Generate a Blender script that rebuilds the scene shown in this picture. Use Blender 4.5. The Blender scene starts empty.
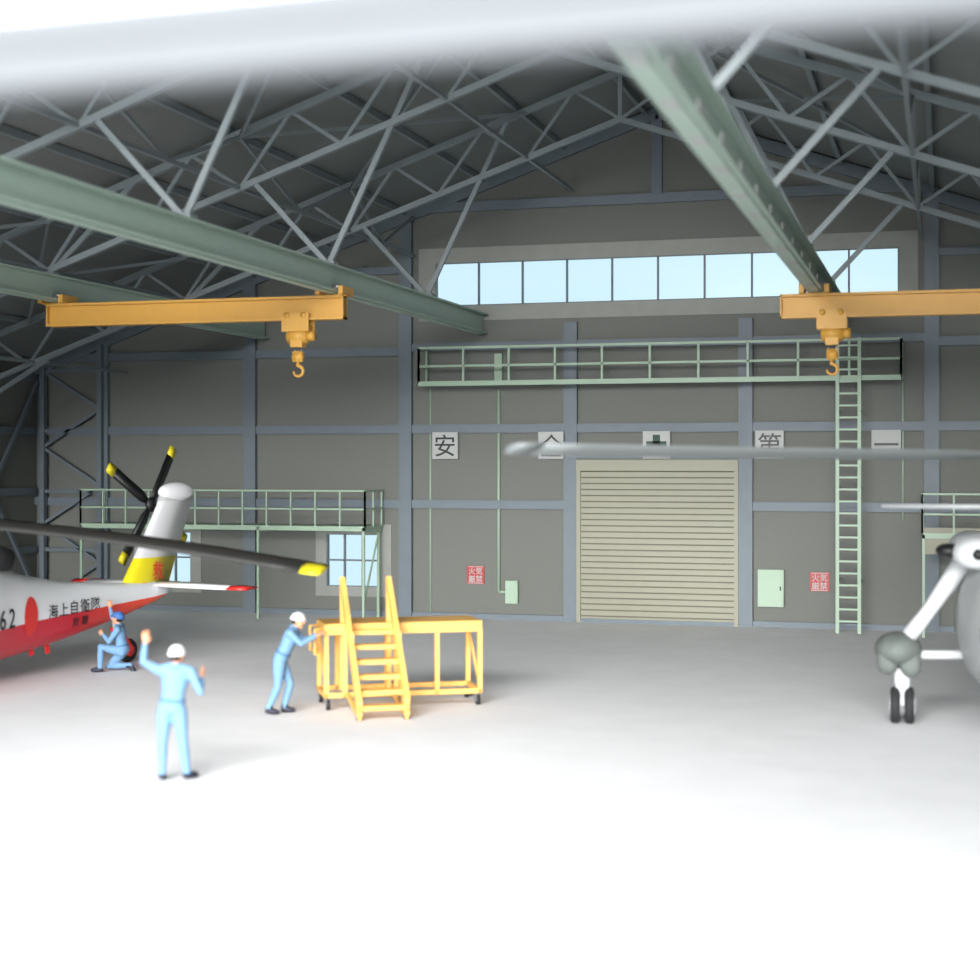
import bpy, math, random
from mathutils import Vector, Matrix
random.seed(4)
V=Vector
sc=bpy.context.scene
sc.view_settings.view_transform='Standard'
def lin(c):
    o=[]
    for x in c:
        x/=255.0
        o.append(x/12.92 if x<=0.04045 else ((x+0.055)/1.055)**2.4)
    return tuple(o)
def newmat(name):
    m=bpy.data.materials.new(name); m.use_nodes=True
    return m,m.node_tree,m.node_tree.nodes['Principled BSDF']
def M(name,rgb,rough=.6,metal=0.0,var=.08,scale=6.0,bump=0.0,bscale=60.0):
    m,nt,b=newmat(name); c=lin(rgb)
    b.inputs['Roughness'].default_value=rough; b.inputs['Metallic'].default_value=metal
    tc=nt.nodes.new('ShaderNodeTexCoord'); n=nt.nodes.new('ShaderNodeTexNoise')
    n.inputs['Scale'].default_value=scale; n.inputs['Detail'].default_value=4
    nt.links.new(tc.outputs['Object'],n.inputs['Vector'])
    mx=nt.nodes.new('ShaderNodeMix'); mx.data_type='RGBA'
    nt.links.new(n.outputs['Fac'],mx.inputs[0])
    mx.inputs[6].default_value=tuple(max(0,x*(1-var)) for x in c)+(1,)
    mx.inputs[7].default_value=tuple(min(1,x*(1+var)) for x in c)+(1,)
    nt.links.new(mx.outputs[2],b.inputs['Base Color'])
    if bump>0:
        n2=nt.nodes.new('ShaderNodeTexNoise'); n2.inputs['Scale'].default_value=bscale
        nt.links.new(tc.outputs['Object'],n2.inputs['Vector'])
        bp=nt.nodes.new('ShaderNodeBump'); bp.inputs['Strength'].default_value=bump; bp.inputs['Distance'].default_value=.02
        nt.links.new(n2.outputs['Fac'],bp.inputs['Height']); nt.links.new(bp.outputs['Normal'],b.inputs['Normal'])
    return m
class MB:
    def __init__(s): s.v=[];s.f=[];s.m=[];s.s=[];s.mats=[]
    def add(s,vs,fs,mat,smooth=False):
        if mat not in s.mats: s.mats.append(mat)
        k=s.mats.index(mat); o=len(s.v)
        s.v+= [tuple(v) for v in vs]
        for f in fs:
            s.f.append([o+i for i in f]); s.m.append(k); s.s.append(smooth)
    def box(s,a,b,mat):
        x0,y0,z0=a;x1,y1,z1=b
        s.add([(x0,y0,z0),(x1,y0,z0),(x1,y1,z0),(x0,y1,z0),(x0,y0,z1),(x1,y0,z1),(x1,y1,z1),(x0,y1,z1)],
          [(0,3,2,1),(4,5,6,7),(0,1,5,4),(1,2,6,5),(2,3,7,6),(3,0,4,7)],mat)
    def frame(s,p,q,up=(0,0,1)):
        d=(V(q)-V(p)).normalized(); u=V(up)
        if abs(d.dot(u))>.98: u=V((0,1,0))
        sd=d.cross(u).normalized(); u=sd.cross(d).normalized()
        return d,sd,u
    def beam(s,p,q,w,h,mat,up=(0,0,1)):
        p=V(p);q=V(q); d,sd,u=s.frame(p,q,up)
        vs=[]
        for c in (p,q):
            vs+=[c-sd*w/2-u*h/2,c+sd*w/2-u*h/2,c+sd*w/2+u*h/2,c-sd*w/2+u*h/2]
        s.add(vs,[(3,2,1,0),(4,5,6,7),(0,1,5,4),(1,2,6,5),(2,3,7,6),(3,0,4,7)],mat)
    def ibeam(s,p,q,w,h,mat,t=.03,up=(0,0,1)):
        p=V(p);q=V(q); d,sd,u=s.frame(p,q,up)
        s.beam(p+u*(h/2-t/2),q+u*(h/2-t/2),w,t,mat,u)
        s.beam(p-u*(h/2-t/2),q-u*(h/2-t/2),w,t,mat,u)
        s.beam(p,q,t,h-t*2,mat,u)
    def loft(s,rings,mat,smooth=True,caps=True):
        n=len(rings[0]); vs=[v for r in rings for v in r]; fs=[]
        for i in range(len(rings)-1):
            for j in range(n):
                k=(j+1)%n
                fs.append((i*n+j,i*n+k,(i+1)*n+k,(i+1)*n+j))
        if caps:
            fs.append(tuple(range(n-1,-1,-1))); o=(len(rings)-1)*n; fs.append(tuple(o+j for j in range(n)))
        s.add(vs,fs,mat,smooth)
    def tube(s,pts,rs,mat,seg=12,closed=True):
        pts=[V(p) for p in pts]
        if not hasattr(rs,'__len__'): rs=[rs]*len(pts)
        rings=[]; pu=None
        for i,p in enumerate(pts):
            a=pts[max(0,i-1)]; b=pts[min(len(pts)-1,i+1)]
            d=(b-a).normalized()
            if pu is None: pu=V((0,0,1)) if abs(d.z)<.9 else V((0,1,0))
            sd=d.cross(pu).normalized(); pu=sd.cross(d).normalized()
            rings.append([p+(sd*math.cos(t)+pu*math.sin(t))*rs[i] for t in [2*math.pi*j/seg for j in range(seg)]])
        s.loft(rings,mat)
    def ell(s,c,r,mat,R=None,seg=18,rg=12,zmin=-2):
        c=V(c); vs=[];fs=[]
        ph0=-math.pi/2 if zmin<=-1 else math.asin(zmin)
        rings=[]
        for i in range(rg+1):
            ph=ph0+(math.pi/2-ph0)*i/rg
            ring=[]
            for j in range(seg):
                t=2*math.pi*j/seg
                v=V((r[0]*math.cos(ph)*math.cos(t),r[1]*math.cos(ph)*math.sin(t),r[2]*math.sin(ph)))
                if R is not None: v=R@v
                ring.append(c+v)
            rings.append(ring)
        s.loft(rings,mat)
    def obj(s,name,parent=None,loc=(0,0,0),rz=0,coll=True):
        me=bpy.data.meshes.new(name); me.from_pydata(s.v,[],s.f)
        for m in s.mats: me.materials.append(m)
        me.polygons.foreach_set('material_index',s.m); me.polygons.foreach_set('use_smooth',s.s)
        me.validate(); me.update()
        o=bpy.data.objects.new(name,me); sc.collection.objects.link(o)
        o.location=loc; o.rotation_euler=(0,0,rz)
        if parent: o.parent=parent
        return o
def group(name,loc=(0,0,0),rz=0):
    e=bpy.data.objects.new(name,None); sc.collection.objects.link(e)
    e.location=loc; e.rotation_euler=(0,0,rz); e.empty_display_size=.3
    return e
def textmesh(body,size):
    cu=bpy.data.curves.new('t','FONT'); cu.body=body; cu.size=size; cu.align_x='CENTER'; cu.align_y='CENTER'
    cu.offset=size*.006
    o=bpy.data.objects.new('t',cu); sc.collection.objects.link(o)
    bpy.context.view_layer.update()
    dg=bpy.context.evaluated_depsgraph_get()
    me=bpy.data.meshes.new_from_object(o.evaluated_get(dg))
    vs=[v.co.copy() for v in me.vertices]; fs=[tuple(p.vertices) for p in me.polygons]
    bpy.data.objects.remove(o); 
    if vs:
        cx=(min(v.x for v in vs)+max(v.x for v in vs))/2; cy=(min(v.y for v in vs)+max(v.y for v in vs))/2
        vs=[v-V((cx,cy,0)) for v in vs]
    return vs,fs
# ---------- materials
m_steel=M('steel_bluegrey',(98,108,116),.55,.0,.10,3)
m_truss=M('truss_steel',(118,126,129),.55,.0,.10,3)
m_panel=M('wall_panel',(108,110,105),.85,0,.14,25,.3,90)
m_roof=M('roof_panel',(110,114,113),.85,0,.08,12,.2,60)
m_surround=M('window_surround',(140,142,136),.7,0,.12,3)
m_rail=M('rail_green',(156,174,162),.5,0,.06,4)
m_green=M('catwalk_green',(150,172,151),.5,0,.05,4)
m_orange=M('crane_orange',(198,148,62),.5,0,.06,5)
m_yellow=M('stair_yellow',(226,174,90),.5,0,.05,5)
m_shut=M('shutter_beige',(134,133,115),.5,0,.04,4)
m_gap=M('shutter_gap',(96,95,82),.8,0,.04,4)
m_white=M('white_paint',(228,228,230),.4,0,.02,3)
m_body2=M('white_fuselage_paint',(158,161,162),.45,0,.03,3)
m_strut=M('strut_paint',(196,198,200),.45,0,.03,3)
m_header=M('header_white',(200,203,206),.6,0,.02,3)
m_headshade_mid=M('header_painted_shade_mid',(92,94,97),.8,0,.04,3)  # shade on the white beam's lower lip, painted in as darker grey
m_headshade_low=M('header_painted_shade_low',(80,82,85),.8,0,.04,3)  # lowest strip of the beam, underside shade put into the colour
m_black=M('black_ink',(16,17,18),.5,0,.05,5)
m_rubber=M('rubber',(28,28,30),.8,0,.1,20)
m_red=M('sign_red',(160,44,46),.5,0,.03,5)
m_redp=M('red_paint',(215,45,38),.4,0,.03,5)
m_sign=M('sign_white',(166,168,166),.6,0,.03,5)
m_cross=M('cross_green',(20,60,44),.6,0,.03,5)
m_suit=M('coverall_blue',(104,140,174),.85,0,.12,14,.3,30)
m_belt=M('belt_blue',(74,110,146),.8,0,.1,20)
m_skin=M('skin',(210,146,108),.5,0,.05,20)
m_hair=M('hair_black',(25,22,20),.7,0,.2,60)
m_boot=M('boot_dark',(30,32,48),.6,0,.1,20)
m_cap=M('cap_blue',(60,100,160),.7,0,.1,20)
m_lip=M('lip',(190,100,90),.5,0,.05,20)
m_eye=M('eye_white',(235,235,235),.3,0,.01,20)
m_blade=M('rotor_blade_dark',(38,37,35),.6,0,.1,4)
m_blade2=M('rotor_blade_grey',(120,125,125),.5,0,.04,4)
m_ytip=M('yellow_tip',(210,196,30),.5,0,.03,4)
m_gray=M('engine_grey',(94,100,96),.8,.0,.3,6)
m_metal=M('bare_metal',(150,150,150),.35,.7,.05,10)
def floor_mat():
    m,nt,b=newmat('concrete_floor'); b.inputs['Roughness'].default_value=.85
    tc=nt.nodes.new('ShaderNodeTexCoord'); n=nt.nodes.new('ShaderNodeTexNoise')
    n.inputs['Scale'].default_value=1.2; n.inputs['Detail'].default_value=8
    nt.links.new(tc.outputs['Object'],n.inputs['Vector'])
    r=nt.nodes.new('ShaderNodeValToRGB'); r.color_ramp.elements[0].position=.3; r.color_ramp.elements[1].position=.7
    r.color_ramp.elements[0].color=lin((226,226,228))+(1,); r.color_ramp.elements[1].color=lin((232,232,234))+(1,)
    nt.links.new(n.outputs['Fac'],r.inputs[0]); nt.links.new(r.outputs[0],b.inputs['Base Color'])
    return m
m_floor=floor_mat()
def glass_mat():
    m,nt,b=newmat('window_glass')
    t=nt.nodes.new('ShaderNodeBsdfTransparent')
    n=nt.nodes.new('ShaderNodeTexNoise'); n.inputs['Scale'].default_value=1.5
    r=nt.nodes.new('ShaderNodeValToRGB'); r.color_ramp.elements[0].color=(.95,.98,1,1); r.color_ramp.elements[1].color=(1,1,1,1)
    nt.links.new(n.outputs['Fac'],r.inputs[0]); nt.links.new(r.outputs[0],t.inputs[0])
    g=nt.nodes.new('ShaderNodeBsdfGlossy'); g.inputs['Roughness'].default_value=.2
    mx=nt.nodes.new('ShaderNodeMixShader'); mx.inputs[0].default_value=.004
    nt.links.new(t.outputs[0],mx.inputs[1]); nt.links.new(g.outputs[0],mx.inputs[2])
    nt.links.new(mx.outputs[0],nt.nodes['Material Output'].inputs['Surface'])
    return m
m_glass=glass_mat()
# ---------- room dimensions
CX=-6.84; HW=17.36; W=39.2; RZ=12.8; SL=.35; Y0=4.5
XL=CX-HW; XR=CX+HW
def zr(x): return RZ-SL*abs(x-CX)
cols=[CX-2.18+4.36*k for k in range(-3,5)]
holes=[(-12.6,-1.06,8.0,9.1),(-15.6,-14.1,.75,2.12),(-20.9,-19.5,.75,2.12)]
b=MB(); b.box((XL-.3,-6,-.2),(XR+.3,W+.25,0),m_floor); b.obj('floor')
b=MB()
xs=sorted(set([XL-.25,XR+.25,CX]+[h[0] for h in holes]+[h[1] for h in holes]))
for i in range(len(xs)-1):
    x0,x1=xs[i],xs[i+1]; xm=(x0+x1)/2
    hs=sorted([(h[2],h[3]) for h in holes if h[0]<xm<h[1]])
    z=0; spans=[]
    for a,c in hs: spans.append((z,a)); z=c
    for a,c in spans: b.box((x0,W,a),(x1,W+.2,c),m_panel)
    t0,t1=zr(x0)+.05,zr(x1)+.05
    vs=[(x0,W,z),(x1,W,z),(x1,W,t1),(x0,W,t0),(x0,W+.2,z),(x1,W+.2,z),(x1,W+.2,t1),(x0,W+.2,t0)]
    b.add(vs,[(0,1,2,3),(5,4,7,6),(1,0,4,5),(2,1,5,6),(3,2,6,7),(0,3,7,4)],m_panel)
b.obj('wall_back')
for nm,x0,x1 in (('wall_left',XL-.2,XL),('wall_right',XR,XR+.2)):
    b=MB(); b.box((x0,Y0,0),(x1,W,zr(XL)),m_panel); b.obj(nm)
b=MB()
for sgn in (-1,1):
    xe=CX+sgn*(HW+.3)
    vs=[(CX,Y0,RZ),(xe,Y0,zr(xe)),(xe,W+.2,zr(xe)),(CX,W+.2,RZ)]
    vs+=[(x,y,z+.15) for x,y,z in vs]
    b.add(vs,[(0,1,2,3),(7,6,5,4),(0,4,5,1),(1,5,6,2),(2,6,7,3),(3,7,4,0)],m_roof)
b.obj('ceiling')
b=MB()
for sgn in (-1,1):
    for k in range(0,9):
        x=CX+sgn*(.25+k*2.1)
        b.beam((x,Y0,zr(x)-.09),(x,W,zr(x)-.09),.1,.14,m_truss)
b.obj('roof_purlins')
# wall frame
b=MB()
for i,x in enumerate(cols):
    t=zr(x)-.05
    if i in (3,4): t=7.5
    b.box((x-.17,W-.16,0),(x+.17,W-.002,t),m_steel)
b.box((CX-.13,W-.14,10.6),(CX+.13,W-.002,RZ-.1),m_steel)
def girt(x0,x1,z,h=.22): b.box((x0,W-.12,z-h/2),(x1,W-.003,z+h/2),m_steel)
for z in (2.92,4.85,6.85): 
    girt(XL,cols[2],z); girt(cols[5],XR,z)
girt(cols[2],cols[3],2.92); girt(cols[4],cols[5],2.92)
girt(cols[2],cols[5],4.85); girt(cols[2],cols[5],6.95,.2)
girt(cols[2]-.05,cols[5]+.05,10.52,.24)
girt(cols[1],cols[2],8.95,.18); girt(cols[5],cols[6],8.95,.18)
girt(cols[3],cols[4],4.18,.2)
b.box((XL,W-.1,0),(XR,W-.003,.14),m_steel)
for sgn in (-1,1):
    xe=CX+sgn*HW
    b.beam((CX,W-.08,RZ-.2),(xe,W-.08,zr(xe)-.2),.15,.28,m_steel)
b.obj('wall_frame')
for sgn,nm in ((-1,'side_frame'),(1,'side_frame')):
    b=MB(); xw=CX+sgn*HW; xi=xw-sgn*.1
    for y in (10.5,16.5,22.5,28.5,34.5):
        b.ibeam((xi-sgn*.1,y,0),(xi-sgn*.1,y,zr(xw)-.1),.25,.3,m_steel,.03,(1,0,0))
    for z in (1.6,3.2,4.85,6.3):
        b.box((min(xw,xw-sgn*.12),Y0,z-.1),(max(xw,xw-sgn*.12),W-.2,z+.1),m_steel)
    ys=[4.5,10.5,16.5,22.5,28.5,34.5,39.0]
    for i in range(len(ys)-1):
        b.beam((xi-sgn*.05,ys[i],.3),(xi-sgn*.05,ys[i+1],6.2),.08,.1,m_steel)
        b.beam((xi-sgn*.05,ys[i],6.2),(xi-sgn*.05,ys[i+1],.3),.08,.1,m_steel)
    b.obj(nm)
for sgn in (-1,1):
    b=MB(); xa=CX+sgn*(HW-.35); xb=CX+sgn*(HW-2.1); y=W-.25
    b.beam((xa,y,0),(xa,y,6.6),.14,.16,m_steel); b.beam((xb,y,0),(xb,y,7.2),.14,.16,m_steel)
    z=.2; k=0
    while z<6.2:
        p,q=(xa,xb) if k%2==0 else (xb,xa)
        b.beam((p,y,z),(q,y,z+1.05),.07,.08,m_steel); z+=1.05; k+=1
    for z in (1.6,3.2,4.85,6.5): b.beam((xa,y,z),(xb,y,z),.07,.1,m_steel)
    b.obj('lattice_column')
# trusses
RAILX=[CX-10.46,CX-4.46,CX+4.46,CX+10.46]; RT=7.76; RB=7.26
def truss(Y):
    b=MB(); D=1.05
    for sgn in (-1,1):
        top=lambda a:(CX+sgn*a,Y,RZ-.24-SL*a)
        bot=lambda a:(CX+sgn*a,Y,RZ-.24-SL*a-D)
        b.beam(top(0),top(HW-.35),.12,.14,m_truss); b.beam(bot(0),bot(HW-.5),.12,.12,m_truss)
        n=8; st=(HW-.6)/n
        for i in range(n):
            b.beam(bot(i*st),top((i+.5)*st),.06,.07,m_truss)
            b.beam(top((i+.5)*st),bot((i+1)*st),.06,.07,m_truss)
        b.beam(bot(HW-.5),top(HW-.35),.08,.1,m_truss)
    b.beam((CX,Y,RZ-.24),(CX,Y,RZ-.24-D),.1,.1,m_truss)
    for rx in RAILX:
        side=1 if rx<CX else -1
        a=abs(rx-CX)
        q1=a-1.9; q2=a+1.5
        b.beam((rx,Y,RT),(CX-side*q1,Y,RZ-.26-SL*q1),.08,.1,m_truss)
        b.beam((rx,Y,RT),(CX-side*q2,Y,RZ-.3-SL*q2-D),.08,.1,m_truss)
        b.beam((rx-.15,Y,RT+.03),(rx+.15,Y,RT+.03),.25,.06,m_truss)
    for sgn in (-1,1):
        b.beam((CX+sgn*(HW-.4),Y,4.9),(CX+sgn*(HW-3.2),Y,RZ-.3-SL*(HW-3.2)-D),.08,.1,m_truss)
    b.obj('roof_truss')
for Y in (10.5,16.5,22.5,28.5,34.5): truss(Y)
b=MB()
for sgn in (-1,1):
    for a in (2.1,6.3,10.5,14.5):
        x=CX+sgn*a; z=RZ-.24-SL*a-1.05
        b.beam((x,10.5,z),(x,W-.2,z),.07,.08,m_truss)
    for y in (10.5,16.5,22.5,28.5):
        for a in (2.1,10.5):
            a2=a+4.2
            b.beam((CX+sgn*a,y,RZ-.3-SL*a),(CX+sgn*a2,y+6,RZ-.3-SL*a2),.06,.07,m_truss)
            b.beam((CX+sgn*a2,y,RZ-.3-SL*a2),(CX+sgn*a,y+6,RZ-.3-SL*a),.06,.07,m_truss)
    for y in (16.5,22.5,28.5,34.5):
        y2=min(y+6,W-.2)
        for a in (6.3,):
            x=CX+sgn*a
            b.beam((x,y,RZ-.3-SL*a),(x,(y+y2)/2,RZ-.24-SL*a-1.05),.06,.07,m_truss)
            b.beam((x,(y+y2)/2,RZ-.24-SL*a-1.05),(x,y2,RZ-.3-SL*a),.06,.07,m_truss)
b.obj('roof_bracing')
for k,rx in enumerate(RAILX):
    b=MB(); b.ibeam((rx,7,(RT+RB)/2),(rx,W-.18,(RT+RB)/2),.32,RT-RB,m_rail,.035)
    b.box((rx-.09,7,RB-.03),(rx+.09,W-.3,RB-.001),m_rail)
    if k==2:
        y=9
        while y<W-1:
            b.box((rx-.07,y,RB-.04),(rx+.07,y+.45,RB-.03),m_sign)
            b.box((rx-.04,y,RB+.15),(rx+.04,y+.45,RB+.34),m_sign); y+=1.7
    b.obj('crane_rail')
def crane(xa,xb,Y,tx,r1,r2):
    g=group('overhead_crane',(0,0,0))
    b=MB(); z1=7.2; z0=6.74
    b.ibeam((xa,Y,(z0+z1)/2),(xb,Y,(z0+z1)/2),.24,z1-z0,m_orange,.05)
    b.box((xa,Y-.12,z0),(xa+.03,Y+.12,z1),m_orange); b.box((xb-.03,Y-.12,z0),(xb,Y+.12,z1),m_orange)
    for rx in (r1,r2):
        b.box((rx-.28,Y-.3,z1),(rx-.19,Y+.3,z1+.16),m_orange); b.box((rx+.19,Y-.3,z1),(rx+.28,Y+.3,z1+.16),m_orange)
        b.box((rx-.28,Y-.1,z1-.02),(rx+.28,Y+.1,z1+.02),m_orange)
        for s in (-1,1):
            for yy in (-.2,.2):
                b.tube([(rx+s*.19,Y+yy,z1+.15),(rx+s*.05,Y+yy,z1+.15)],.05,m_metal)
    b.obj('girder',g)
    b=MB()
    for s in (-1,1):
        b.box((tx-.28,Y+s*.15-.02,z0-.22),(tx+.28,Y+s*.15+.02,z0+.13),m_orange)
        for dx in (-.17,.17): b.tube([(tx+dx,Y+s*.18,z0+.09),(tx+dx,Y+s*.05,z0+.09)],.06,m_orange,12)
    b.box((tx-.22,Y-.15,z0-.2),(tx+.24,Y+.15,z0-.1),m_orange)
    b.tube([(tx-.2,Y,z0-.3),(tx+.2,Y,z0-.3)],.15,m_orange,16)
    b.tube([(tx+.2,Y,z0-.3),(tx+.34,Y,z0-.3)],.1,m_orange,16)
    b.box((tx-.12,Y-.12,z0-.52),(tx+.12,Y+.12,z0-.3),m_orange)
    b.obj('hoist_trolley',g)
    b=MB()
    for dx in (-.07,.07): b.tube([(tx+dx,Y,z0-.5),(tx+dx,Y,z0-.7)],.012,m_metal,8)
    b.box((tx-.1,Y-.06,z0-.8),(tx+.1,Y+.06,z0-.6),m_orange)
    b.tube([(tx,Y-.07,z0-.7),(tx,Y+.07,z0-.7)],.11,m_orange,16)
    pts=[(tx,Y,z0-.78)];rs=[.03]
    for i in range(11):
        a=math.radians(100-i*28)
        pts.append((tx+.1*math.cos(a)-.0,Y,z0-.98+.1*math.sin(a))); rs.append(.036-.0015*i)
    b.tube(pts,rs,m_orange,10)
    b.obj('hook_block',g)
crane(-17.5,-11.08,28.8,-12.05,RAILX[0],RAILX[1])
crane(-3.03,4.1,31.0,-2.06,RAILX[2],RAILX[3])
def window(idx,x0,x1,z0,z1,n,nh=1,sur=.45):
    g=group('window_%d'%idx,((x0+x1)/2,W,(z0+z1)/2))
    hx=(x1-x0)/2; hz=(z1-z0)/2
    b=MB()
    y0=-.03;y1=-.004
    b.box((-hx-sur,y0,-hz-sur*.85),(hx+sur,y1,-hz),m_surround); b.box((-hx-sur,y0,hz),(hx+sur,y1,hz+sur*.85),m_surround)
    b.box((-hx-sur,y0,-hz),(-hx,y1,hz),m_surround); b.box((hx,y0,-hz),(hx+sur,y1,hz),m_surround)
    b.obj('surround',g)
    b=MB(); t=.022
    for i in range(n+1):
        x=-hx+2*hx*i/n; b.box((x-t,-.02,-hz),(x+t,.06,hz),m_steel)
    for k in range(nh+1):
        z=-hz+2*hz*k/nh; b.box((-hx,-.02,z-t),(hx,.06,z+t),m_steel)
    b.obj('frame',g)
    b=MB(); b.box((-hx,.08,-hz),(hx,.09,hz),m_glass); b.obj('glass',g)
window(1,-12.6,-1.06,8.0,9.1,10)
window(2,-15.6,-14.1,.75,2.12,3,2,.3)
window(3,-20.9,-19.5,.75,2.12,3,2,.3)
b=MB()
x0,x1=cols[3]+.17,cols[4]-.17
b.box((x0,W-.24,3.78),(x1,W-.003,4.06),m_shut)
z=.02
while z<3.7:
    h=.128
    b.box((x0+.08,W-.15,z+.01),(x1-.08,W-.1,z+h),m_shut)
    z+=.15
b.box((x0+.08,W-.13,0),(x1-.08,W-.09,3.8),m_gap)
b.box((x0,W-.2,0),(x0+.1,W-.003,3.8),m_shut); b.box((x1-.1,W-.2,0),(x1,W-.003,3.8),m_shut)
b.box((x0+.05,W-.19,0),(x1-.05,W-.05,.1),m_steel)
b.obj('door_1')
for x,ch in ((-12.3,'安'),(-9.5,'全'),(CX,'+'),(-4.08,'第'),(-1.34,'一')):
    g=group('safety_sign',(x,W-.14,4.42))
    b=MB(); b.box((-.34,-.02,-.34),(.34,.13,.34),m_sign); b.obj('board',g)
    b=MB()
    if ch=='+':
        b.box((-.09,-.032,-.25),(.09,-.021,.25),m_cross); b.box((-.25,-.032,-.09),(.25,-.021,.09),m_cross)
    else:
        vs,fs=textmesh(ch,.6)
        b.add([(v.x,-.028,v.y) for v in vs],fs,m_black)
    b.obj('character',g)
for x in (-11.52,-2.9):
    g=group('fire_warning_sign',(x,W-.02,1.12)); b=MB()
    b.box((-.23,-.02,-.23),(.23,.018,.23),m_red); b.obj('board',g)
    b=MB()
    for t,z in (('火気',.1),('厳禁',-.1)):
        vs,fs=textmesh(t,.19); b.add([(v.x,-.028,v.y+z) for v in vs],fs,m_sign)
    b.box((-.2,-.027,.2),(.2,-.021,.215),m_sign); b.box((-.2,-.027,-.215),(.2,-.021,-.2),m_sign)
    b.obj('lettering',g)
b=MB(); b.box((-10.7,W-.16,.42),(-10.38,W-.003,1.0),m_green); b.box((-10.68,W-.175,.44),(-10.4,W-.16,.98),m_green)
b.obj('electrical_box')
b=MB()
b.tube([(-10.9,W-.06,.7),(-10.9,W-.06,5.85)],.035,m_green); b.tube([(-10.9,W-.06,.7),(-10.71,W-.06,.7)],.035,m_green)
b.box((-11.0,W-.12,5.95),(-10.8,W-.003,6.75),m_green)
b.obj('conduit_pipe')
b=MB(); b.box((-4.36,W-.18,.5),(-3.74,W-.003,1.4),m_green); b.box((-4.33,W-.2,.53),(-3.77,W-.18,1.37),m_green); b.box((-3.83,W-.22,.9),(-3.8,W-.2,1.0),m_black)
b.obj('electrical_box')
def rail_run(b,p,q,z0,h,n,mat,r=.03,mids=(.5,)):
    p=V(p);q=V(q)
    for i in range(n+1):
        c=p.lerp(q,i/n); b.beam((c.x,c.y,z0),(c.x,c.y,z0+h),r*1.8,r*1.8,mat)
    for k in (1,)+tuple(mids):
        b.beam((p.x,p.y,z0+h*k),(q.x,q.y,z0+h*k),r*1.8,r*1.8,mat)
b=MB()
yf=38.35; xa,xb=-12.78,-.98; zd=5.95
b.box((xa,yf,zd),(xb,W-.17,zd+.05),m_green); b.box((xa,yf-.03,zd-.04),(xb,yf+.02,zd+.08),m_green)
rail_run(b,(xa,yf),(xb,yf),zd,.92,10,m_green)
rail_run(b,(xa,yf),(xa,W-.2),zd,.92,1,m_green); rail_run(b,(xb,yf),(xb,W-.2),zd,.92,1,m_green)
b.obj('catwalk')
for x,z0,z1 in ((xa+.05,0.14,5.9),(xb+.02,2.6,5.9)):
    b=MB(); b.tube([(x,W-.03,z0),(x,W-.03,z1)],.024,m_green); b.obj('conduit_pipe')
b=MB()
for x in (-2.42,-1.92): b.beam((x,38.2,0),(x,38.2,6.9),.05,.08,m_green,(1,0,0))
z=.28
while z<6.85:
    b.beam((-2.42,38.2,z),(-1.92,38.2,z),.045,.045,m_green); z+=.28
for z in (1.2,3.4,5.2):
    for x in (-2.42,-1.92): b.beam((x,38.2,z),(x,W-.003,z),.04,.04,m_green)
b.obj('ladder')
def mezz(x0,x1,n,clad=False):
    b=MB(); yf=37.75; zd=2.35
    b.box((x0,yf,zd-.05),(x1,W-.17,zd+.03),m_green); b.beam((x0,yf,zd-.03),(x1,yf,zd-.03),.06,.12,m_green)
    rail_run(b,(x0,yf),(x1,yf),zd,.92,n,m_green,.024)
    rail_run(b,(x0,yf),(x0,W-.2),zd,.92,1,m_green,.024); rail_run(b,(x1,yf),(x1,W-.2),zd,.92,2,m_green,.024)
    k=2
    for i in range(k+1):
        x=x0+.03+(x1-x0-.06)*i/k
        if i==1: x+=1.1
        b.beam((x,yf,0),(x,yf,zd),.06,.06,m_green)
        b.beam((x,yf,zd-.1),(x,W-.2,zd-.1),.05,.1,m_green)
    b.beam((x1-.05,W-.3,0),(x1-.05,W-.3,zd),.07,.07,m_green)
    b.beam((x1-.05,yf,.3),(x1-.05,W-.3,2.2),.04,.04,m_green)
    if clad:
        b.box((x0,yf+.02,1.9),(x1,yf+.05,2.5),m_shut)
    b.obj('mezzanine_platform')
mezz(-22.0,-14.0,12)
mezz(-.5,7.8,12,True)
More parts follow.
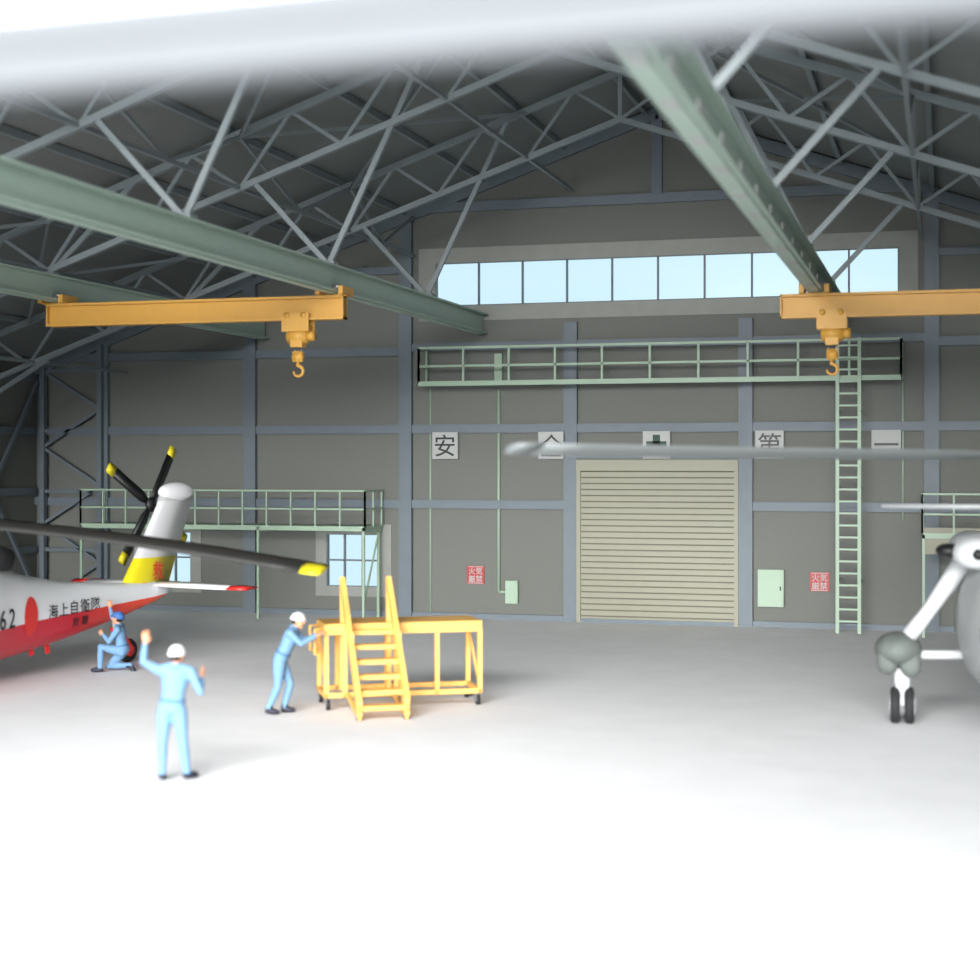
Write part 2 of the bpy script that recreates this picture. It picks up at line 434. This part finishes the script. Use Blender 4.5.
# header beam across the open front
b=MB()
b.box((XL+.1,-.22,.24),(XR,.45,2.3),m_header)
b.box((XL+.1,-.225,.14),(XR,.2,.24),m_headshade_mid)  # lower strips and lip tube carry painted shade below the white face
b.box((XL+.1,-.2,.03),(XR,.0,.14),m_headshade_low)
b.tube([(XL+.1,-.15,.06),(XR,-.15,.06)],.09,m_headshade_mid,20)
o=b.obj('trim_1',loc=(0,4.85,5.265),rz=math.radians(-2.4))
def stairs():
    g=group('mobile_stair_platform',(-8.94,24.38,0),math.radians(29.5))
    Y=m_yellow; H=1.38; xl,xr=-.75,1.85; D=.95; b=MB()
    t=.07
    b.box((xl,0,H-.02),(xr,D,H+.01),Y)
    for y in (.03,D-.03): b.beam((xl,y,H-.08),(xr,y,H-.08),.05,.17,Y)
    for x in (xl+.03,xr-.03): b.beam((x,0,H-.08),(x,D,H-.08),.05,.17,Y)
    for x in (xl+.03,-.42,.42,1.1,xr-.03):
        for y in (.03,D-.03):
            if x in (1.1,) and y>.5: continue
            b.beam((x,y,.2),(x,y,H-.1),t,t,Y)
    for z in (.24,):
        for y in (.03,D-.03): b.beam((xl,y,z),(xr,y,z),t,.08,Y)
        for x in (xl+.03,.42,xr-.03): b.beam((x,0,z),(x,D,z),t,.08,Y)
    b.beam((xl+.03,.03,.3),(xl+.03,D-.03,H-.15),.035,.035,Y)
    b.beam((xr-.03,.03,.3),(xr-.03,D-.03,H-.15),.035,.035,Y)
    b.obj('deck_frame',g)
    b=MB()
    for y in (.12,D-.2):
        b.tube([(xl,y,.9),(xl-.14,y,.9),(xl-.14,y,1.3),(xl,y,1.3)],.025,Y)
    b.obj('push_handles',g)
    b=MB()
    for s in (-.37,.37):
        b.beam((s,-1.2,.12),(s,.0,H+.02),.06,.2,Y)
        b.beam((s,-1.2,.05),(s,0,.24),.05,.07,Y)
        b.beam((s,-1.17,.08),(s,-1.17,.35),.08,.08,Y)
    n=6
    for i in range(n):
        f=(i+.7)/n
        y=-1.2+1.2*f; z=.12+(H-.1)*f-.06
        b.box((-.36,y-.13,z-.015),(.36,y+.1,z+.02),Y); b.box((-.36,y-.14,z-.05),(.36,y-.12,z+.02),Y)
    b.obj('steps',g)
    b=MB()
    for s in (-.38,.38):
        b.beam((s-.05,.22,.3),(s-.05,.22,2.12),.08,.08,Y)
        b.beam((s-.05,.25,2.1),(s,-1.18,.3),.08,.11,Y)
        b.beam((s,.1,1.72),(s,-.75,.7),.05,.06,Y)
        b.beam((s,-.5,1.3),(s,-.5,.85),.05,.05,Y)
    b.obj('handrails',g)
    b=MB()
    for x,y in ((xl+.06,.05),(xl+.06,D-.05),(xr-.06,.05),(xr-.06,D-.05),(.45,.05),(-.37,-1.12),(.37,-1.12)):
        zt=.21 if y>0 else .16
        b.box((x-.04,y-.05,.1),(x-.03,y+.05,zt),m_metal);b.box((x+.03,y-.05,.1),(x+.04,y+.05,zt),m_metal);b.box((x-.04,y-.05,zt-.01),(x+.04,y+.05,zt+.01),m_metal)
        b.tube([(x-.028,y,.082),(x+.028,y,.082)],.08,m_rubber,18); b.tube([(x-.035,y,.082),(x+.035,y,.082)],.035,m_metal,12)
    b.obj('casters',g)
stairs()
# ---------- helicopters
def paint_mat(name,bound,slope,low,high):
    m,nt,b=newmat(name); b.inputs['Roughness'].default_value=.35
    tc=nt.nodes.new('ShaderNodeTexCoord'); sp=nt.nodes.new('ShaderNodeSeparateXYZ')
    nt.links.new(tc.outputs['Object'],sp.inputs[0])
    ma=nt.nodes.new('ShaderNodeMath'); ma.operation='MULTIPLY_ADD'; ma.inputs[1].default_value=-slope; ma.inputs[2].default_value=-bound
    nt.links.new(sp.outputs['X'],ma.inputs[0])
    ad=nt.nodes.new('ShaderNodeMath'); ad.operation='ADD'; nt.links.new(ma.outputs[0],ad.inputs[0]); nt.links.new(sp.outputs['Z'],ad.inputs[1])
    gt=nt.nodes.new('ShaderNodeMath'); gt.operation='GREATER_THAN'; gt.inputs[1].default_value=0; nt.links.new(ad.outputs[0],gt.inputs[0])
    r=nt.nodes.new('ShaderNodeMapRange'); r.inputs[1].default_value=-5; r.inputs[2].default_value=-7.4
    nt.links.new(sp.outputs['X'],r.inputs[0])
    m1=nt.nodes.new('ShaderNodeMix'); m1.data_type='RGBA'; nt.links.new(r.outputs[0],m1.inputs[0])
    m1.inputs[6].default_value=lin(low)+(1,); m1.inputs[7].default_value=lin((232,78,44))+(1,)
    m2=nt.nodes.new('ShaderNodeMix'); m2.data_type='RGBA'; nt.links.new(gt.outputs[0],m2.inputs[0])
    nt.links.new(m1.outputs[2],m2.inputs[6]); m2.inputs[7].default_value=lin(high)+(1,)
    nt.links.new(m2.outputs[2],b.inputs['Base Color'])
    return m
def zband(name,stops):
    m,nt,b=newmat(name); b.inputs['Roughness'].default_value=.35
    tc=nt.nodes.new('ShaderNodeTexCoord'); sp=nt.nodes.new('ShaderNodeSeparateXYZ'); nt.links.new(tc.outputs['Object'],sp.inputs[0])
    mr=nt.nodes.new('ShaderNodeMath'); mr.operation='MULTIPLY'; mr.inputs[1].default_value=.25; nt.links.new(sp.outputs['Z'],mr.inputs[0])
    r=nt.nodes.new('ShaderNodeValToRGB'); r.color_ramp.interpolation='CONSTANT'
    e=r.color_ramp.elements; e[0].position=0; e[0].color=lin(stops[0][1])+(1,); e[1].position=stops[1][0]/4; e[1].color=lin(stops[1][1])+(1,)
    for z,c in stops[2:]:
        k=e.new(z/4); k.color=lin(c)+(1,)
    nt.links.new(mr.outputs[0],r.inputs[0]); nt.links.new(r.outputs[0],b.inputs['Base Color'])
    return m
m_heli=paint_mat('helicopter_livery',.9,-.05,(196,34,50),(220,222,225))
m_fin=zband('fin_livery',[(0,(228,76,44)),(1.55,(222,206,36)),(2.06,(212,212,214)),(3.2,(190,190,190))])
SEC=[(3.75,.12,.85,1.05),(3.5,.42,.66,1.25),(3.0,.72,.52,1.55),(2.4,.95,.4,2.05),(1.6,1.0,.35,2.4),(.5,1.0,.33,2.45),(-1.2,1.0,.33,2.45),(-1.9,.99,.34,2.45),(-2.6,.88,.36,2.4),(-3.3,.66,.41,2.15),(-4.0,.52,.49,1.93),(-5.0,.38,.63,1.74),(-6.6,.25,.92,1.6),(-7.6,.17,1.15,1.58),(-8.1,.08,1.3,1.52)]
def secat(x,S=None):
    S=S or SEC
    for i in range(len(S)-1):
        a,b_=S[i],S[i+1]
        if a[0]>=x>=b_[0]:
            t=(a[0]-x)/(a[0]-b_[0]); return [a[k]+(b_[k]-a[k])*t for k in (1,2,3)]
    return S[-1][1:]
def sidey(x,z,S=None):
    hw,z0,z1=secat(x,S); q=abs((z-(z0+z1)/2)/((z1-z0)/2)); q=min(q,.95)
    return hw*(1-q**2.6)**(1/2.6)
def fuselage(b,mat,S=SEC,seg=32):
    rings=[]; xs=[]
    for i in range(len(S)-1):
        for k in range(3):
            t=k/3; xs.append([S[i][j]+(S[i+1][j]-S[i][j])*t for j in range(4)])
    xs.append(list(S[-1]))
    for x,hw,z0,z1 in xs:
        ring=[]
        for j in range(seg):
            a=2*math.pi*j/seg; c,s_=math.cos(a),math.sin(a); e=2/2.6
            ring.append((x,hw*math.copysign(abs(c)**e,c),(z0+z1)/2+(z1-z0)/2*math.copysign(abs(s_)**e,s_)))
        rings.append(ring)
    b.loft(rings,mat)
def side_panel(b,x0,x1,za,zb,s,mat,S=None,n=6):
    vs=[];fs=[]
    for i in range(n+1):
        for j in range(n+1):
            x=x0+(x1-x0)*i/n; z=za+(zb-za)*j/n
            vs.append((x,s*(sidey(x,z,S)+.02),z))
    for i in range(n):
        for j in range(n):
            a=i*(n+1)+j; fs.append((a,a+1,a+n+2,a+n+1))
    b.add(vs,fs,mat,True)
def rotor_blade(b,hub,ang,R,chord,z_tip,mat,tip,root=.5,tipfrac=.965,pitch=0.0,thick=.1):
    d=V((math.cos(ang),math.sin(ang),0)); s=V((-d.y,d.x,0)); hub=V(hub)
    s=(s*math.cos(pitch)+V((0,0,1))*math.sin(pitch)); n=d.cross(s)
    def pt(r):
        t=r/R; return hub+d*r+V((0,0,(z_tip-hub.z)*(t**1.7)))
    def ring(r,c):
        p=pt(r); th=c*thick
        return [p+s*(-c*.5),p+s*(-c*.25)+n*(th*.9),p+s*(c*.1)+n*(th*.8),p+s*(c*.5),p+s*(c*.1)-n*(th*.4),p-s*(c*.3)-n*(th*.5)]
    N=14; rs=[root+(R*tipfrac-root)*i/N for i in range(N+1)]
    rings=[ring(r,chord*(.35 if i==0 else (.7 if i==1 else 1))) for i,r in enumerate(rs)]
    b.loft(rings,mat)
    b.loft([ring(R*tipfrac,chord*1.02),ring(R*.99,chord*1.0),ring(R,chord*.8)],tip)
    b.tube([hub,pt(root+.1)],[.07,.05],mat,10)
def wheel(b,c,r,w,axis='y',hubm=None):
    c=V(c); d=V((0,1,0)) if axis=='y' else V((1,0,0))
    b.tube([c-d*w/2,c-d*w*.42,c-d*w*.2,c+d*w*.2,c+d*w*.42,c+d*w/2],[r*.75,r*.93,r,r,r*.93,r*.75],m_rubber,24)
    b.tube([c-d*(w/2+.01),c+d*(w/2+.01)],[r*.5,r*.5],hubm or m_white,18)
def heli1():
    g=group('rescue_helicopter',(-17.4,22.08,0),math.radians(-104.1))
    b=MB(); fuselage(b,m_heli); b.obj('fuselage',g)
    b=MB()
    for s in (-1,1):
        rings=[]
        for x,r,z in ((1.3,.2,2.45),(1.0,.32,2.48),(-.6,.36,2.5),(-1.9,.34,2.46),(-2.7,.27,2.36)):
            rings.append([(x,s*.55+r*math.cos(t),z+r*.85*math.sin(t)) for t in [2*math.pi*j/20 for j in range(20)]])
        b.loft(rings,m_white)
        b.tube([(-2.65,s*.55,2.36),(-3.15,s*.68,2.25)],[.25,.2],m_rubber,18)
    rings=[]
    for x,w,z in ((1.6,.2,2.4),(1.2,.4,2.7),(.3,.5,2.85),(-1,.45,2.85),(-2.4,.3,2.7),(-3.6,.12,2.25)):
        rings.append([(x,w*math.cos(t),2.0+(z-2.0)*math.sin(t)) for t in [math.pi*j/14 for j in range(15)]])
    b.loft(rings,m_white)
    b.obj('engine_cowling',g)
    b=MB()
    for s in (-1,1):
        for x0,x1,za,zb in ((2.3,2.9,1.2,1.5),(1.5,2.15,1.35,1.95),(-.1,.9,1.35,1.95),(-1.3,-.35,1.35,1.95)):
            side_panel(b,x0,x1,za,zb,s,m_black)
    b.obj('cabin_windows',g)
    b=MB()
    def finring(z,xf,xr,t): 
        xm=xf*.6+xr*.4
        return [(xf,0,z),(xm+(xf-xm)*.6,t*.8,z),(xm,t,z),(xr,.01,z),(xr,-.01,z),(xm,-t,z),(xm+(xf-xm)*.6,-t*.8,z)]
    b.loft([finring(1.3,-6.4,-8.1,.14),finring(1.6,-6.75,-8.15,.12),finring(2.4,-7.3,-8.5,.1),finring(3.1,-7.75,-8.8,.09),finring(3.35,-7.85,-8.9,.1)],m_fin)
    b.ell((-8.35,0,3.38),(.52,.16,.2),m_white)
    b.obj('tail_fin',g)
    b=MB()
    for s in (-1,1):
        b.loft([[(-7.45,s*.05,1.5),(-7.75,s*.05,1.57),(-8.3,s*.05,1.53),(-8.3,s*.05,1.51),(-7.75,s*.05,1.44)],
                [(-7.62,s*1.95,1.48),(-7.8,s*1.95,1.54),(-8.22,s*1.95,1.51),(-8.22,s*1.95,1.49),(-7.8,s*1.95,1.45)]],m_white)
        b.loft([[(-7.61,s*1.9,1.48),(-7.8,s*1.9,1.545),(-8.23,s*1.9,1.525),(-8.23,s*1.9,1.48),(-7.8,s*1.9,1.445)],
                [(-7.66,s*2.3,1.48),(-7.8,s*2.3,1.53),(-8.18,s*2.3,1.51),(-8.18,s*2.3,1.49),(-7.8,s*2.3,1.46)]],m_redp)
    b.obj('stabilator',g)
    b=MB()
    hc=V((-8.0,-.3,3.12)); b.tube([(-8.1,0,3.2),(-8.0,-.42,3.1)],.07,m_black)
    b.ell(hc+V((0,-.05,0)),(.16,.1,.16),m_black)
    for k in range(4):
        a=math.radians(56+90*k); d=V((-math.cos(a),-.06,math.sin(a))).normalized(); s=V((math.sin(a),0,math.cos(a)))
        p=hc+V((0,-.06,0))
        def rg(r,c): 
            q=p+d*r; return [q-s*c,q+V((0,.02,0)),q+s*c,q-V((0,.02,0))]
        b.loft([rg(.1,.05),rg(.3,.12),rg(1.2,.12)],m_black); b.loft([rg(1.2,.125),rg(1.42,.12)],m_ytip)
    b.obj('tail_rotor',g)
    b=MB()
    hub=(0,0,3.15); b.tube([(0,0,2.5),(0,0,3.25)],[.16,.12],m_metal); b.ell((0,0,3.15),(.35,.35,.14),m_black)
    a0=math.radians(-16.3+15.875+104.1)
    # parked rotor: rear/side blades swung clear of the hangar wall
    for k in (0,90,-62,-122): rotor_blade(b,hub,a0+math.radians(k),8.6,.55,2.4,m_blade,m_ytip,pitch=math.radians(14))
    b.obj('main_rotor',g)
    b=MB()
    wheel(b,(-6.9,0,.24),.24,.16,hubm=m_redp)
    for s in (-1,1): b.beam((-6.9,s*.12,.24),(-6.6,s*.12,.7),.05,.07,m_redp)
    b.tube([(-6.6,0,.68),(-6.5,0,1.1)],.07,m_white); b.beam((-6.6,-.14,.68),(-6.6,.14,.68),.08,.08,m_redp)
    for s in (-1,1):
        wheel(b,(1.0,s*1.25,.32),.32,.24)
        b.tube([(1.0,s*1.1,.32),(1.7,s*.85,.75)],.07,m_white); b.tube([(1.0,s*1.1,.32),(1.0,s*.95,1.3)],.07,m_white)
    for x in (-4.2,-4.6): b.beam((x,.1,.72),(x-.05,.1,.42),.1,.03,m_redp)
    b.obj('landing_gear',g)
    b=MB()
    def decal(body,size,x,z,mat,y=.02,sx=1,tilt=0.0):
        vs,fs=textmesh(body,size)
        b.add([(x-v.x*sx,sidey(x-v.x*sx,z+v.y+tilt*v.x)+y,z+v.y+tilt*v.x) for v in vs],[f[::-1] for f in fs],mat)
    for i,ch in enumerate('海上自衛隊'):
        decal(ch,.28,-4.42-.31*i,1.24+.01*i,m_black)
    decal('救',.2,-5.1,.98,m_black); decal('難',.2,-5.36,.99,m_black)
    decal('6',.5,-2.9,1.22,m_black,sx=.9); decal('2',.5,-3.2,1.22,m_black,sx=.9)
    n=28; pts=[]; 
    for rr in (0,.33,.66,1):
        for j in range(n):
            a=2*math.pi*j/n; x=-3.78+rr*.2*math.cos(a); z=1.2+rr*.36*math.sin(a); pts.append((x,sidey(x,z)+.015,z))
    fs=[(k*n+j,k*n+(j+1)%n,(k+1)*n+(j+1)%n,(k+1)*n+j) for k in range(3) for j in range(n)]
    b.add(pts,fs,m_redp)
    vs,fs=textmesh('救',.4); b.add([(-7.65-v.x*.8,.14,1.8+v.y) for v in vs],fs,m_redp)
    b.obj('markings',g)
heli1()
def heli2():
    g=group('white_helicopter',(1.37,25.34,0),math.radians(-88.6))
    S2=[(3.6,.15,1.1,1.4),(3.3,.5,.8,1.75),(2.6,.85,.65,2.2),(1.8,1.08,.55,2.6),(.8,1.2,.5,2.75),(-1.6,1.2,.5,2.75),(-2.8,.8,.75,2.6),(-4,.45,1.3,2.4),(-6.5,.28,1.7,2.3),(-8.0,.2,1.9,2.25)]
    b=MB(); fuselage(b,m_body2,S2); b.obj('fuselage',g)
    b=MB()
    for s in (-1,1):
        rings=[]
        for x,r in ((1.5,.2),(1.3,.33),(.2,.38),(-1.2,.34),(-1.8,.2)):
            rings.append([(x,s*.95+r*math.cos(t),2.68+r*.7*math.sin(t)) for t in [2*math.pi*j/20 for j in range(20)]])
        b.loft(rings,m_strut); b.tube([(1.45,s*.95,2.68),(1.53,s*.95,2.68)],.08,m_black,18)
    b.tube([(0,0,2.7),(0,0,3.5),(0,0,4.15)],[.5,.25,.12],m_strut,20); b.ell((0,0,4.1),(.3,.3,.12),m_gray)
    b.ell((.9,-1.34,2.7),(.2,.19,.11),m_black)
    b.obj('engines',g)
    b=MB()
    a0=math.radians(-147.3+15.875+88.6)
    for k in range(2): rotor_blade(b,(0,0,4.1),a0+k*math.pi,9.5,.5,4.16,m_blade2,m_blade2,pitch=math.radians(16),thick=.16)
    b.obj('main_rotor',g)
    b=MB()
    for s in (-1,1):
        wy=2.0
        for dy in (-.105,.105): wheel(b,(0,s*wy+dy,.28),.28,.15)
        b.tube([(0,s*wy,.28),(0,s*wy,.55),(0,s*wy,.85)],[.06,.11,.14],m_strut)
        b.ell((0,s*(wy+.06),1.14),(.5,.36,.26),m_gray); b.ell((.2,s*(wy+.22),.98),(.16,.17,.22),m_gray); b.ell((.2,s*(wy-.12),.95),(.16,.17,.22),m_gray)
        b.tube([(.1,s*(wy-.1),1.35),(.1,s*1.6,1.75),(.1,s*1.1,2.5)],[.13,.11,.16],m_strut)
        b.tube([(0,s*wy,1.05),(0,s*.9,1.08)],.07,m_strut)
    wheel(b,(2.6,0,.22),.22,.14); b.tube([(2.6,0,.22),(2.6,0,.9)],.06,m_white)
    b.obj('landing_gear',g)
    b=MB()
    b.loft([[(-7,0,2.2),(-7.4,.06,2.2),(-8.2,0,2.2),(-7.4,-.06,2.2)],[(-7.8,0,3.4),(-8.1,.04,3.4),(-8.5,0,3.4),(-8.1,-.04,3.4)]],m_white)
    b.loft([[(-6.6,-.8,2.1),(-6.8,-.8,2.15),(-7.2,-.8,2.1)],[(-6.6,.8,2.1),(-6.8,.8,2.15),(-7.2,.8,2.1)]],m_white)
    b.obj('tail',g)
    b=MB(); 
    b.tube([(.6,-.5,2.75),(.6,-.7,3.34),(.6,-2.3,3.34)],[.05,.045,.03],m_body2)
    b.obj('antenna_boom',g)
    b=MB()
    for s in (-1,1):
        side_panel(b,2.3,2.95,1.5,1.9,s,m_black,S2)
    b.obj('cockpit_windows',g)
heli2()
# ---------- people
def remeshed(mb,name,voxel,smooth,parent,assign=None):
    o=mb.obj(name)
    md=o.modifiers.new('r','REMESH'); md.mode='VOXEL'; md.voxel_size=voxel; md.use_smooth_shade=True
    sm=o.modifiers.new('s','SMOOTH'); sm.factor=.5; sm.iterations=smooth
    bpy.context.view_layer.update(); dg=bpy.context.evaluated_depsgraph_get()
    me=bpy.data.meshes.new_from_object(o.evaluated_get(dg))
    bpy.data.objects.remove(o)
    me.name=name; me.materials.clear()
    o=bpy.data.objects.new(name,me); sc.collection.objects.link(o); o.parent=parent
    for p in me.polygons: p.use_smooth=True
    return o
def hand(b,w,d,n,side,curl,mat):
    w=V(w); d=V(d).normalized(); n=V(n); n=(n-d*n.dot(d)).normalized(); s=d.cross(n)*side
    def ring(c,a,t): return [c+s*a*math.cos(k)+n*t*math.sin(k) for k in [2*math.pi*j/12 for j in range(12)]]
    b.loft([ring(w-d*.02,.026,.021),ring(w+d*.02,.032,.019),ring(w+d*.06,.041,.016),ring(w+d*.092,.042,.014),ring(w+d*.1,.036,.01)],mat)
    for off,L in ((.031,.072),(.0105,.082),(-.0105,.076),(-.031,.058)):
        p=w+d*.088+s*off; pts=[p]; a=.0; dirn=d+s*off*3
        for k,f in enumerate((.42,.32,.26)):
            a+=curl
            dd=(dirn*math.cos(a)+n*math.sin(a)).normalized(); p=p+dd*L*f; pts.append(p)
        b.tube(pts,[.0105,.0098,.009,.0065],mat,8)
    p=w+d*.025+s*.03; q=p+(s*.7+d*.6+n*.2).normalized()*.038; r=q+(s*.25+d*.9+n*.3).normalized()*.032
    b.tube([w+d*.015+s*.012,p,q,r],[.014,.0145,.0115,.008],mat,8)
def person(name,loc,P,helmet=None,rz=math.radians(15.875)):
    helmet=helmet or m_white
    g=group(name,loc,rz)
    pel,nk,hd=V(P['pelvis']),V(P['neck']),V(P['head'])
    lat=V(P['lat']).normalized(); spine=(nk-pel).normalized(); lat=(lat-spine*lat.dot(spine)).normalized()
    fwd=spine.cross(lat)*-1
    if fwd.dot(V(P['face']))<0: fwd=-fwd
    L=(nk-pel).length
    b=MB()
    def er(t,a,c,off=0):
        ctr=pel+spine*(L*t)+fwd*off
        return [ctr+lat*a*math.cos(k)+fwd*c*math.sin(k) for k in [2*math.pi*j/20 for j in range(20)]]
    b.loft([er(-.16,.09,.08),er(-.1,.155,.115),er(.02,.172,.125),er(.2,.155,.112),er(.38,.145,.108,.01),er(.6,.17,.122,.015),er(.78,.185,.122,.01),er(.9,.17,.1),er(.97,.1,.075),er(1.05,.06,.06)],m_suit)
    for k in 'LR':
        sh,el,wr=[V(x) for x in P['arm'+k]]; hp,kn,an=[V(x) for x in P['leg'+k]]
        b.tube([nk.lerp(sh,.3),sh,sh.lerp(el,.12),sh.lerp(el,.5),el,el.lerp(wr,.3),wr],[.065,.068,.066,.056,.048,.047,.036],m_suit,14)
        b.ell(sh,(.066,.066,.066),m_suit); b.ell(el,(.048,.048,.048),m_suit)
        b.tube([pel.lerp(hp,.6)+spine*.03,hp,hp.lerp(kn,.3),hp.lerp(kn,.7),kn,kn.lerp(an,.35),kn.lerp(an,.8),an],[.1,.103,.095,.076,.066,.064,.052,.05],m_suit,16)
        b.ell(kn,(.066,.066,.066),m_suit); b.ell(hp,(.1,.1,.1),m_suit)
        td=V(P['toe'+k]).normalized()
        b.tube([an+V((0,0,-.0))-td*.05+V((0,0,-.025)),an+td*.05+V((0,0,-.03)),an+td*.13+V((0,0,-.04)),an+td*.18+V((0,0,-.045))],[.045,.05,.042,.026],m_boot,14)
        b.ell(an+V((0,0,-.01)),(.052,.052,.055),m_boot)
    o=remeshed(b,'body_coverall',.014,4,g)
    me=o.data; me.materials.append(m_suit); me.materials.append(m_boot)
    feet=[]
    for k in 'LR':
        an=V(P['leg'+k][2]); td=V(P['toe'+k]).normalized(); feet.append((an,td))
    for p in me.polygons:
        for an,td in feet:
            r=p.center-an
            if r.length<.27 and ((r.z<.0 and r.length<.1) or (r.dot(td)>.035 and r.z<.05 and r.dot(td)<.25)): p.material_index=1
    b=MB()
    for k,sd in (('L',1),('R',-1)):
        el,wr=V(P['arm'+k][1]),V(P['arm'+k][2])
        hdv=V(P.get('hand'+k,wr-el)); hand(b,wr,hdv,P.get('palm'+k,(0,-1,0)),sd*P.get('flip',1),P.get('curl',.3),m_skin)
    b.obj('hands',g)
    f=V(P['hface']).normalized(); u=V(P.get('hup',(0,0,1))); r=f.cross(u).normalized(); u=r.cross(f).normalized()
    R=Matrix((r,f,u)).transposed()
    T=lambda x,y,z: hd+R@V((x,y,z))
    b=MB()
    b.ell(T(0,-.01,.03),(.076,.095,.086),m_skin,R); b.ell(T(0,.018,-.04),(.062,.07,.078),m_skin,R); b.ell(T(0,.055,-.095),(.03,.03,.024),m_skin,R)
    b.tube([T(0,.082,.008),T(0,.1,-.018),T(0,.108,-.034)],[.008,.011,.014],m_skin,10)
    b.ell(T(0,.078,.022),(.05,.014,.01),m_skin,R)
    for s in (-1,1):
        b.ell(T(s*.076,-.005,-.01),(.012,.022,.032),m_skin,R); b.ell(T(s*.035,.06,-.035),(.022,.02,.02),m_skin,R)
    b.tube([hd+R@V((0,-.02,-.06)),nk.lerp(hd,.25),nk-spine*.03],[.052,.052,.058],m_skin,14)
    o=remeshed(b,'head',.006,2,g); o.data.materials.append(m_skin)
    b=MB()
    for s in (-1,1):
        b.ell(T(s*.03,.079,.0),(.014,.009,.008),m_eye,R); b.ell(T(s*.03,.0865,.0),(.006,.003,.006),m_black,R)
        b.tube([T(s*.016,.091,.02),T(s*.034,.089,.024),T(s*.05,.08,.019)],[.003,.004,.002],m_hair,6)
    b.ell(T(0,.084,-.062),(.024,.008,.005),m_lip,R); b.ell(T(0,.082,-.07),(.02,.008,.005),m_lip,R)
    b.obj('face_features',g)
    b=MB(); b.ell(T(0,-.026,.012),(.08,.086,.088),m_hair,R); b.obj('hair',g)
    b=MB(); b.ell(T(0,-.008,.025),(.104,.125,.115),helmet,R,24,10,.0)
    ring1=[T(.104*math.cos(t),-.008+.125*math.sin(t),.025) for t in [2*math.pi*j/24 for j in range(24)]]
    ring2=[T(.112*math.cos(t),-.008+.133*math.sin(t)+(.03*max(0,math.sin(t))),.018) for t in [2*math.pi*j/24 for j in range(24)]]
    ring3=[T(.104*math.cos(t),-.008+.125*math.sin(t),.012) for t in [2*math.pi*j/24 for j in range(24)]]
    b.loft([ring1,ring2,ring3],helmet); b.obj('helmet',g)
    b=MB(); b.loft([er(.16,.164,.123),er(.16,.168,.127),er(.22,.166,.125),er(.22,.158,.118)],m_belt); b.obj('belt',g)
    b=MB(); b.loft([er(.96,.09,.08),er(1.1,.07,.068),er(1.1,.062,.06),er(.97,.06,.06)],m_suit); b.obj('collar',g)
    return g
person('ground_crew_worker',(-9.31,18.2,0),dict(
  pelvis=(-.01,0,.92),neck=(.035,0,1.44),head=(.055,.01,1.575),lat=(1,-.15,0),face=(.15,1,0),hface=(.35,.9,.05),
  armL=((-.17,0,1.39),(-.36,-.04,1.5),(-.345,-.0,1.73)),handL=(.02,.0,1),palmL=(0,1,0),
  armR=((.23,0,1.37),(.345,.0,1.12),(.335,.17,1.27)),handR=(.1,.5,.6),palmR=(-1,0,0),
  legL=((-.1,0,.88),(-.125,-.02,.48),(-.14,.03,.09)),toeL=(-.25,1,0),
  legR=((.08,0,.88),(.13,.0,.48),(.165,.08,.09)),toeR=(.7,.9,0),curl=.2,flip=-1))
person('ground_crew_worker',(-10.2,23.5,0),dict(
  pelvis=(.06,0,.88),neck=(.27,0,1.36),head=(.34,0,1.48),lat=(0,1,0),face=(1,0,0),hface=(1,-.15,-.1),
  armL=((.23,.19,1.3),(.42,.2,1.15),(.63,.12,1.25)),handL=(.8,0,.45),palmL=(.3,0,-1),
  armR=((.23,-.19,1.3),(.41,-.22,1.14),(.63,-.12,1.25)),handR=(.8,0,.45),palmR=(.3,0,-1),
  legL=((.05,.09,.85),(.2,.1,.47),(.1,.11,.09)),toeL=(1,0,0),
  legR=((.05,-.09,.85),(.03,-.1,.45),(-.12,-.1,.1)),toeR=(1,0,-.1),curl=.45))
person('ground_crew_worker',(-15.22,27.38,0),dict(
  pelvis=(.16,0,.42),neck=(.07,0,.88),head=(.05,.01,1.02),lat=(0,1,0),face=(-1,0,0),hface=(-1,.3,.25),
  armR=((.08,.19,.83),(-.1,.26,.99),(-.17,.33,1.2)),handR=(-.1,.25,1),palmR=(-.3,1,0),
  armL=((.09,-.19,.82),(-.05,-.26,.6),(-.2,-.14,.74)),handL=(-.6,.5,.4),palmL=(0,1,0),
  legR=((.15,.09,.39),(-.14,.13,.1),(.27,.14,.11)),toeR=(.5,0,-.6),
  legL=((.15,-.09,.4),(-.24,-.12,.49),(-.25,-.13,.09)),toeL=(-1,0,0),curl=.35),helmet=m_cap)
# ---------- light
w=bpy.data.worlds.new('World'); sc.world=w; w.use_nodes=True
bg=w.node_tree.nodes['Background']; bg.inputs[0].default_value=(.66,.88,.98,1); bg.inputs[1].default_value=1.05
L=bpy.data.lights.new('sun','SUN'); L.energy=19.0; L.angle=math.radians(44); L.color=(1,.997,.985)
o=bpy.data.objects.new('sun',L); sc.collection.objects.link(o); o.rotation_euler=(math.radians(71),0,math.radians(4)); o.location=(0,-10,20)
# ---------- camera
cam=bpy.data.cameras.new('camera'); co=bpy.data.objects.new('camera',cam); sc.collection.objects.link(co)
co.location=(0,0,4); cam.sensor_width=36; cam.lens=1600/980*36
cam.shift_y=-28/980
co.rotation_euler=(math.radians(90),0,math.radians(15.875))
cam.dof.use_dof=True; cam.dof.focus_distance=38; cam.dof.aperture_fstop=.42
cam.clip_end=300
sc.camera=co
